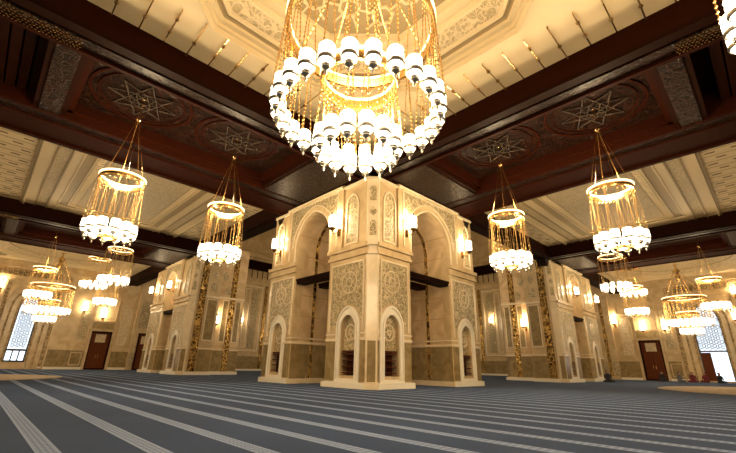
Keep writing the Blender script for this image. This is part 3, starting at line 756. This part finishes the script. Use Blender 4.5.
def side_pillar(sw, label):
    SW[0] = sw
    ox, oy = 10.0, 27.75; W = 8.6
    root = thing('arched_pillar', label, 'pillar', (ox+2.1, oy+3.5, 0))
    C1, C2 = 3.2, 5.4
    MB().box(ox+.4, ox+2.0, oy+.4, oy+C1, 0, 8.1).box(ox+.4, ox+2, oy+C2, oy+W, 0, 8.1).box(ox+2, ox+4.35, oy+.85, oy+W, 0, 9.4).box(ox+2, ox+2.2, oy+.4, oy+.85, 0, 8.1).build('column_core', 'jamb', root)
    fr = Fr((ox, oy, 0), (0, 1, 0), (-1, 0, 0))
    niche_face(fr, 0, C1, root, .27); niche_face(fr, C2, W, root); arch_face(fr, C1, C2, 2.0, root)
    upper_panel(fr, 1.15, root); upper_panel(fr, W-1.0, root, .3)
    corner_strip(root, ox, oy)
    f2 = Fr((ox, oy, 0), (1, 0, 0), (0, -1, 0))
    m = MB(); f2.box(m, .27, 2.0, 0, 8.75, -.4, 0); m.build('column_face', 'cream', root)
    m = MB(); f2.box(m, .3, 2.08, 0, .2, 0, .12); f2.box(m, 2.0, 4.45, 0, .2, -.85, -.73); m.build('plinth', 'white', root)
    m = MB(); f2.box(m, .5, .98, .22, 8.4, 0, .05); m.build('mosaic_strip', 'mosaic', root)
    m = MB(); f2.box(m, 3.2, 3.62, .22, 8.6, -.85, -.80); m.build('mosaic_strip', 'mosaic', root)
    m = MB(); f2.box(m, 1.2, 1.85, 2.3, 5.0, 0, .02); f2.box(m, 2.75, 3.1, 2.3, 5.2, -.85, -.83); f2.box(m, 3.75, 4.1, 2.3, 5.2, -.85, -.83); m.build('carved_panel', 'green', root)
    m = MB(); f2.frame(m, 1.13, 1.92, 2.2, 5.1, .07, 0, .05); f2.frame(m, 2.68, 3.15, 2.2, 5.3, .06, -.85, -.80); f2.frame(m, 3.69, 4.16, 2.2, 5.3, .06, -.85, -.80)
    f2.box(m, 1.0, 2.0, 5.15, 5.3, 0, .12); f2.box(m, 2.0, 4.35, 5.35, 5.5, -.85, -.73); m.build('panel_frame', 'pale', root)
    m = MB(); f2.box(m, 1.02, 2.0, .24, 1.62, 0, .02); f2.box(m, 2.0, 3.18, .24, 1.62, -.85, -.83); f2.box(m, 3.65, 4.35, .24, 1.62, -.85, -.83); m.build('dado', 'green', root)
    m = MB(); f2.box(m, 1.0, 2.0, 1.64, 1.74, 0, .05); f2.box(m, 2.0, 3.18, 1.64, 1.74, -.85, -.79); f2.box(m, 3.64, 4.35, 1.64, 1.74, -.85, -.79); m.build('dado_rail', 'pale', root)
    m = MB(); fill_arch(f2, m, 1.5, .26, 5.6, 6.0, .3, 0, .02); clover(f2, m, 1.5, 6.85, .22, 0, .02); fill_arch(f2, m, 1.5, .26, 7.5, 8.0, .3, 0, .02)
    fill_arch(f2, m, 2.95, .2, 5.7, 6.0, .3, -.85, -.83); clover(f2, m, 2.6, 7.0, .26, -.85, -.83); m.build('arched_panel', 'carvedgreen', root)
    m = MB(); f2.box(m, .0, 2.05, 8.55, 8.78, -.3, .1); m.build('column_cap', 'pale', root)
    SW[0] = False
side_pillar(False, 'narrower cream pillar with gold mosaic strips, standing back on the left')
side_pillar(True, 'narrower cream pillar with gold mosaic strips, standing back on the right')

# ================================================================ LAMPS
def lantern(m_metal, m_glass, c, s=1.0, hang=True):
    """opal glass jar over a silver filigree cup with a drop; c is the top of the jar"""
    x, y, z = c
    def L(prof): return [(r*s, h*s*.80) for r, h in prof]
    m_glass.lathe(L([(.05, 0), (.10, -.015), (.126, -.06), (.112, -.10), (.124, -.15), (.126, -.30), (.118, -.33), (.112, -.39), (.07, -.47), (.03, -.49)]), (x, y, z), 12)
    m_metal.lathe(L([(.120, -.315), (.136, -.325), (.136, -.37), (.115, -.385)]), (x, y, z), 12, True)
    m_metal.lathe(L([(.073, -.46), (.055, -.50), (.066, -.53), (.035, -.56), (.014, -.59), (.028, -.63), (.004, -.69)]), (x, y, z), 12)
    for k in range(4):
        t = PI/2*k; m_metal.tube((x+.117*s*math.cos(t), y+.117*s*math.sin(t), z-.30*s), (x+.06*s*math.cos(t), y+.06*s*math.sin(t), z-.39*s), .006, 4)
def chain(m, p, q, r=.008, beads=0):
    m.tube(p, q, r, 4)
    p = Vector(p); q = Vector(q)
    for k in range(beads):
        c = p.lerp(q, (k+.5)/beads); m.add([c+Vector(d)*r*2.6 for d in ((1,0,0),(0,1,0),(-1,0,0),(0,-1,0),(0,0,1.4),(0,0,-1.4))], [(0,1,4),(1,2,4),(2,3,4),(3,0,4),(1,0,5),(2,1,5),(3,2,5),(0,3,5)])
def ring_part(root, R, z, h, t, name='ring', lit=True):
    m = MB().lathe([(R-t, 0), (R, 0), (R+t*.6, h*.5), (R, h), (R-t, h)], (0, 0, z), 48, True); r = m.build(name, 'gold', root, True)
    # openwork band below the rim
    m = MB()
    for k in range(36):
        a, b = 2*PI*k/36, 2*PI*(k+1)/36
        m.tube((R*math.cos(a), R*math.sin(a), z), (R*math.cos(b), R*math.sin(b), z-.06), .008, 4)
    m.build('openwork', 'gold', r)
    if lit:
        m = MB().lathe([(R-t*1.2, h), (R+t*.7, h), (R+t*.7, h+.05), (R-t*1.2, h+.05)], (0, 0, z), 48, True); m.build('lit_rim', 'rim', r)
    return r
def ring_of_lamps(root, n, R, ztop, zring, s, ph=0, spread=.1, beads=7, chr_=.007, cmat='gold'):
    for k in range(n):
        a = 2*PI*(k+ph)/n; x, y = R*math.cos(a), R*math.sin(a)
        mm, mg, mc = MB(), MB(), MB(); lantern(mm, mg, (x, y, ztop), s)
        L = mm.build('lamp', 'silver', root, True); mg.build('glass_shade', 'glass', L, True)
        for j in range(3):
            b = a+2*PI*j/3
            chain(mc, (x+.115*s*math.cos(b), y+.115*s*math.sin(b), ztop-.04), (x+spread*.2*math.cos(b), y+spread*.2*math.sin(b), zring), chr_, beads)
        mc.build('chain', cmat, L)
def chandelier(name, label, kind):
    root = bpy.data.objects.new(name, None); COL.objects.link(root); BASE[root] = Vector((0, 0, 0))
    root['label'] = label; root['category'] = 'chandelier'
    if kind == 'small':              # origin at the ceiling hook
        H = 3.02; 
        ring_part(root, .60, -H, .13, .035)
        ring_of_lamps(root, 12, .58, -H-1.30, -H, 1.0, beads=8, chr_=.005, cmat='chaingold')
        m = MB()
        for k in range(6):
            a = 2*PI*(k+.5)/6; m.tube((.57*math.cos(a), .57*math.sin(a), -H+.05), (.03*math.cos(a), .03*math.sin(a), -.78), .007, 4)
        m.build('suspension_chain', 'oldgold', root)
        m = MB().lathe([(.01, -.86), (.03, -.84), (.075, -.78), (.06, -.72), (.02, -.69), (.012, -.2), (.012, -.02), (.05, 0)], (0, 0, 0), 12)
        m.build('hanging_knob', 'gold', root, True)
        m = MB()                          # pierced brass tray between the lamps
        for k in range(12):
            a = 2*PI*k/12; m.tube((.2*math.cos(a), .2*math.sin(a), -H-1.72), (.52*math.cos(a), .52*math.sin(a), -H-1.62), .01, 4)
        m.lathe([(.16, -H-1.76), (.24, -H-1.76), (.24, -H-1.68), (.16, -H-1.68)], (0, 0, 0), 16, True)
        m.build('brass_tray', 'gold', root)
        lamp('lamp_and_uplight', (0, 0, -H-1.45), LP_SMALL, .25, parent=root)
        lamp('lamp_and_uplight', (0, 0, -H+.5), LP_SMALL*1.15, .3, parent=root)  # up-light added above the ring to brighten the ceilings; no lamp hangs here
    if kind == 'short':
        H = 1.0
        ring_part(root, .70, -H, .12, .04)
        ring_of_lamps(root, 12, .78, -H-1.7, -H, 1.05, beads=5, chr_=.005, cmat='chaingold')
        m = MB()
        for k in range(6):
            a = 2*PI*(k+.5)/6; m.tube((.68*math.cos(a), .68*math.sin(a), -H+.05), (.03*math.cos(a), .03*math.sin(a), 0), .007, 4)
        m.build('suspension_chain', 'gold', root)
        lamp('lamp_and_uplight', (0, 0, -H-1.8), LP_FAR*.45, .25, parent=root)
    if kind == 'big':
        zr, zi = -2.98, -4.12            # outer ring, inner ring below the ceiling centre (9.7)
        r = ring_part(root, 1.42, zr, .22, .05, 'outer_ring'); ring_part(root, .70, zi, .20, .05, 'inner_ring')
        ring_of_lamps(root, 26, 1.42, -4.50, zr, 1.02, beads=16)
        ring_of_lamps(root, 14, .66, -5.16, zi, 1.02, .3, beads=8)
        ring_of_lamps(root, 8, .36, -5.0, zi, 1.0, .2, beads=6) if 0 else None
        m = MB()
        for k in range(8):
            a = 2*PI*(k+.5)/8; chain(m, (1.40*math.cos(a), 1.40*math.sin(a), zr+.2), (.2*math.cos(a), .2*math.sin(a), -.5), .010, 22)
        for k in range(6):
            a = 2*PI*k/6; chain(m, (.70*math.cos(a), .70*math.sin(a), zi+.2), (.15*math.cos(a), .15*math.sin(a), -1.2), .008, 22)
        m.build('suspension_chain', 'gold', root)
        m = MB().lathe([(.01, -1.3), (.12, -1.2), (.2, -1.0), (.1, -.8), (.25, -.5), (.08, -.3), (.05, -.05), (.2, 0)], (0, 0, 0), 16); m.build('central_stem', 'gold', root, True)
        lamp('lamp_and_uplight', (0, 0, -4.6), LP_BIG*.7, .4, parent=root)
        lamp('lamp_and_uplight', (0, 0, -2.2), LP_BIG*.35, .5, parent=root)
        lamp('lamp_and_uplight', (0, 0, -6.0), LP_BIG*.4, .3, parent=root)
    return root
def copy_tree(o, parent=None, dim=None):
    c = o.copy(); COL.objects.link(c)
    if dim and o.type == 'LIGHT': c.data = o.data.copy(); c.data.energy *= dim
    if parent is not None: c.parent = parent
    for ch in list(o.children): copy_tree(ch, c, dim)
    return c
big = chandelier('chandelier', 'giant gold two-ring chandelier with dozens of white lamps, nearest the camera', 'big')
big.location = (3.87, 4.28, ZC+.64)
for lab, loc in (('large two-ring chandelier under the round far ceiling by the arched lattice window', (3.5, 40, ZC+.1)),
                 ('large two-ring chandelier under the round far ceiling by the open arched doorway', (40, 4.4, ZC+.1))):
    o = copy_tree(big, dim=.3); o.location = loc
    BASE[o] = Vector((0, 0, 0)); MB().lathe([(.03, -.2), (.03, 1.22), (.15, 1.24), (.15, 1.3)], (0, 0, 0), 10).build('ceiling_rod', 'gold', o); o['label'] = lab; o['group'] = 'large chandeliers under the far ceilings'
o = copy_tree(big); o.location = (6.12, -2.0, ZC+.64); o.rotation_euler = (0, 0, math.radians(-3.46)); o['label'] = 'large chandelier mostly cut off, one lamp showing at the top right edge'
small = chandelier('chandelier', 'small ring chandelier with twelve lamps at far left, below the nearer star rosette', 'small')
zh = ZS+.62
small.location = (1.98, 12.7, zh)
for lab, loc in (('small ring chandelier with twelve lamps just left of the central pillar', (5.25, 12.7, zh)),
                 ('small ring chandelier with twelve lamps at far right, below the nearer star rosette', (12.6, 2.45, zh)),
                 ('small ring chandelier with twelve lamps just right of the central pillar', (12.6, 5.8, zh)),
                 ('distant ring chandelier overlapping the top of the arched lattice window', (2.07, 31, zh+.2)),
                 ('distant ring chandelier in front of the left wall door', (5.6, 31, zh+.2)),
                 ('distant ring chandelier at right, overlapping the top of the open arched doorway', (31, 2.0, zh+.2)),
                 ('distant ring chandelier in front of the right wall door', (31, 6.0, zh+.2))):
    o = copy_tree(small, dim=.45 if max(loc[:2]) > 20 else None); o.location = loc; o['label'] = lab; o['group'] = 'ring chandeliers hanging from the timber bands'
small['group'] = 'ring chandeliers hanging from the timber bands'
sh = chandelier('chandelier', 'ring chandelier hung high on the left, directly below the far left small one', 'short')
sh.location = (5.4, 28.9, 8.55)
for lab, loc in (('smallest ring chandelier hung high at left beside the round far ceiling', (5.37, 35.2, 9.06)),
                 ('ring chandelier hung high on the right, directly below the far right small one', (28.9, 6.45, 8.8)),
                 ('smallest ring chandelier hung high at right beside the round far ceiling', (35, 6.75, 9.3))):
    o = copy_tree(sh); o.location = loc; o['label'] = lab; o['group'] = 'short chandeliers hung high'
sh['group'] = 'short chandeliers hung high'

def sconce_mesh():
    """origin on the wall, pointing along -x"""
    root = bpy.data.objects.new('wall_lamp', None); COL.objects.link(root); BASE[root] = Vector((0, 0, 0)); root['category'] = 'wall lamp'
    m = MB().box(-.04, 0, -.09, .09, -.55, -.2); m.tube((-.02, 0, -.38), (-.3, 0, -.5), .022, 8); m.tube((-.3, 0, -.5), (-.4, 0, -.34), .022, 8); m.build('bracket', 'oldgold', root)
    m = MB().lathe([(.02, -.42), (.05, -.38), (.10, -.34), (.15, -.30), (.15, -.27), (.02, -.27)], (-.4, 0, 0), 14); m.build('cup', 'oldgold', root, True)
    m = MB().lathe([(.12, -.27), (.15, -.2), (.155, .12), (.16, .2), (.12, .27), (.07, .3)], (-.4, 0, 0), 14); m.build('glass_shade', 'glass', root, True)
    m = MB().lathe([(.13, .27), (.10, .31), (.03, .36), (.035, .39), (.002, .45)], (-.4, 0, 0), 12); m.build('finial', 'gold', root, True)
    lamp('lamp_and_uplight', (-.2, 0, .42), LP_SCONCE, .06, parent=root); lamp('lamp_and_uplight', (-.14, 0, -.1), LP_SCONCE*.8, .04, parent=root)
    return root
sc0 = None
def sconce(loc, rz, label, s=1.0, group=None):
    global sc0
    if sc0 is None: sc0 = sconce_mesh(); o = sc0
    else: o = copy_tree(sc0)
    o.location = loc; o.rotation_euler = (0, 0, rz); o.scale = (s, s, s); o['label'] = label
    if group: o['group'] = group
G1 = 'wall lamps on the central pillar'
zl = 6.45
sconce((9.9, 11.93, zl), 0, 'lit wall lamp on central pillar, left of its front corner', 1, G1)
sconce((9.98, 16.55, zl), 0, 'lit wall lamp on the left outer edge of the central pillar', 1, G1)
sconce((11.88, 9.9, zl), PI/2, 'lit wall lamp on central pillar, right of its front corner', 1, G1)
sconce((16.3, 9.98, zl), PI/2, 'lit wall lamp on the right outer edge of the central pillar', 1, G1)
G2 = 'wall lamps on the side pillars'
sconce((9.9, 31.3, 6.3), 0, 'lit wall lamp on left pillar beside its arch, nearer of two', 1, G2)
sconce((9.98, 35.9, 6.45), 0, 'lit wall lamp on the far left edge of the left pillar', 1, G2)
sconce((31.0, 9.9, 6.3), PI/2, 'lit wall lamp on right pillar beside its arch, nearer of two', 1, G2)
sconce((35.9, 9.98, 6.3), PI/2, 'lit wall lamp on the far right edge of the right pillar', 1, G2)
sconce((12.25, 28.6, 3.75), PI/2, 'lit wall lamp low between the gold mosaic strips of the left pillar', 1, G2)
sconce((28.6, 12.6, 3.95), 0, 'lit wall lamp low between the gold mosaic strips of the right pillar', 1, G2)
G3 = 'wall lamps on the far walls'
for xx, zz, lab in ((6.75, 5.5, 'lit wall lamp on far left wall between window and door'), (8.4, 5.05, 'lit wall lamp above the left wall door'), (.45, 6.8, 'lit wall lamp at the left picture edge beside the lattice window'),
                    (20.8, 5.8, 'left one of two lamps on the hall wall seen left of the central pillar'), (22.6, 5.8, 'right one of two lamps on the hall wall seen left of the central pillar')):
    sconce((xx, WY, zz), PI/2, lab, 1.15, G3)
for yy, zz, lab in ((10.9, 5.5, 'lit wall lamp on far right wall left of the door'), (8.6, 4.75, 'lit wall lamp above the right wall door'), (6.9, 4.75, 'lit wall lamp between the right wall door and open arched doorway'),
                    (1.9, 5.3, 'lit wall lamp right of the open arched doorway, lower of two'), (1.5, 7.4, 'lit wall lamp right of the open arched doorway, upper of two'), (24.2, 6.4, 'lit wall lamp on the hall wall seen right of the central pillar')):
    sconce((WY, yy, zz), 0, lab, 1.15, G3)

# ================================================================ RUGS, PEOPLE
def rug(c, rx, ry, label):
    m = MB(); n = 48
    m.ext([(c[0]+rx*math.cos(2*PI*k/n), c[1]+ry*math.sin(2*PI*k/n)) for k in range(n)], 0.0, .02, lambda q, d: (q[0], q[1], d))
    o = m.build('round_rug', 'rug'); o['label'] = label; o['category'] = 'rug'
rug((-1.2, 25), 4.7, 4.7, 'round beige rug on the blue carpet at left')
rug((26.3, -.6), 6.3, 5.4, 'round beige rug on the blue carpet at right')

def seated(loc, rz, label, cloth, top=None):
    root = thing('person', label, 'person', loc)
    vs = [(0,0,.14),(0,0,.36),(0,.02,.58),(0,.03,.68),(0,.05,.80),          # pelvis .. head
          (.17,.02,.58),(.25,.06,.38),(.16,.22,.26),(-.17,.02,.58),(-.25,.06,.38),(-.16,.22,.26),
          (.14,.06,.13),(.38,.26,.13),(.06,.34,.08),(-.14,.06,.13),(-.38,.26,.13),(-.06,.36,.08)]
    es = [(0,1),(1,2),(2,3),(3,4),(2,5),(5,6),(6,7),(2,8),(8,9),(9,10),(0,11),(11,12),(12,13),(0,14),(14,15),(15,16)]
    rr = [.17,.15,.15,.06,.10,.075,.06,.04,.075,.06,.04,.11,.085,.06,.11,.085,.06]
    me = bpy.data.meshes.new('body'); me.from_pydata(vs, es, []); o = bpy.data.objects.new('body', me); COL.objects.link(o); o.parent = root
    md = o.modifiers.new('skin', 'SKIN'); 
    for i, r in enumerate(rr): me.skin_vertices[0].data[i].radius = (r, r)
    me.skin_vertices[0].data[0].use_root = True
    sb = o.modifiers.new('sub', 'SUBSURF'); sb.levels = 1; sb.render_levels = 1
    me.materials.append(MT[cloth])
    m = MB().lathe([(.001, .92), (.06, .90), (.095, .83), (.08, .74), (.04, .70)], (0, .06, 0), 12); m.v = [tuple(Vector(v)) for v in m.v]
    BASE[root] = Vector((0, 0, 0)); h = m.build('head', 'skin', root, True)
    m = MB().lathe([(.001, .95), (.08, .92), (.112, .84), (.10, .76)], (0, .03, 0), 12); m.f = m.f[:-1] if 0 else m.f; m.build('hair', top or 'cloth1', h, True)
    root.rotation_euler = (0, 0, rz); root.scale = (.85, .85, .85)
for loc, rz, lab, cl, tp in (((41.3, 7.25, 0), 2, 'person in dark clothes sitting on the floor just right of the door', 'cloth1', None),
                         ((41.9, 6.2, 0), 2.4, 'person in grey clothes sitting second from the right wall door', 'cloth3', None),
                         ((41.6, 5.3, 0), 1.7, 'person in maroon clothes sitting on the floor left of the arched doorway', 'cloth2', None),
                         ((42.6, 4.6, 0), 1.2, 'person in maroon clothes sitting at the left jamb of the open doorway', 'cloth2', 'cloth2'),
                         ((42.0, 3.7, 0), 2.2, 'person in dark clothes sitting right in front of the bright doorway', 'cloth1', None),
                         ((31.5, 8.6, 0), 2, 'person in dark clothes crouching alone by the base of the right pillar', 'cloth1', None)):
    seated(loc, rz, lab, cl, tp)
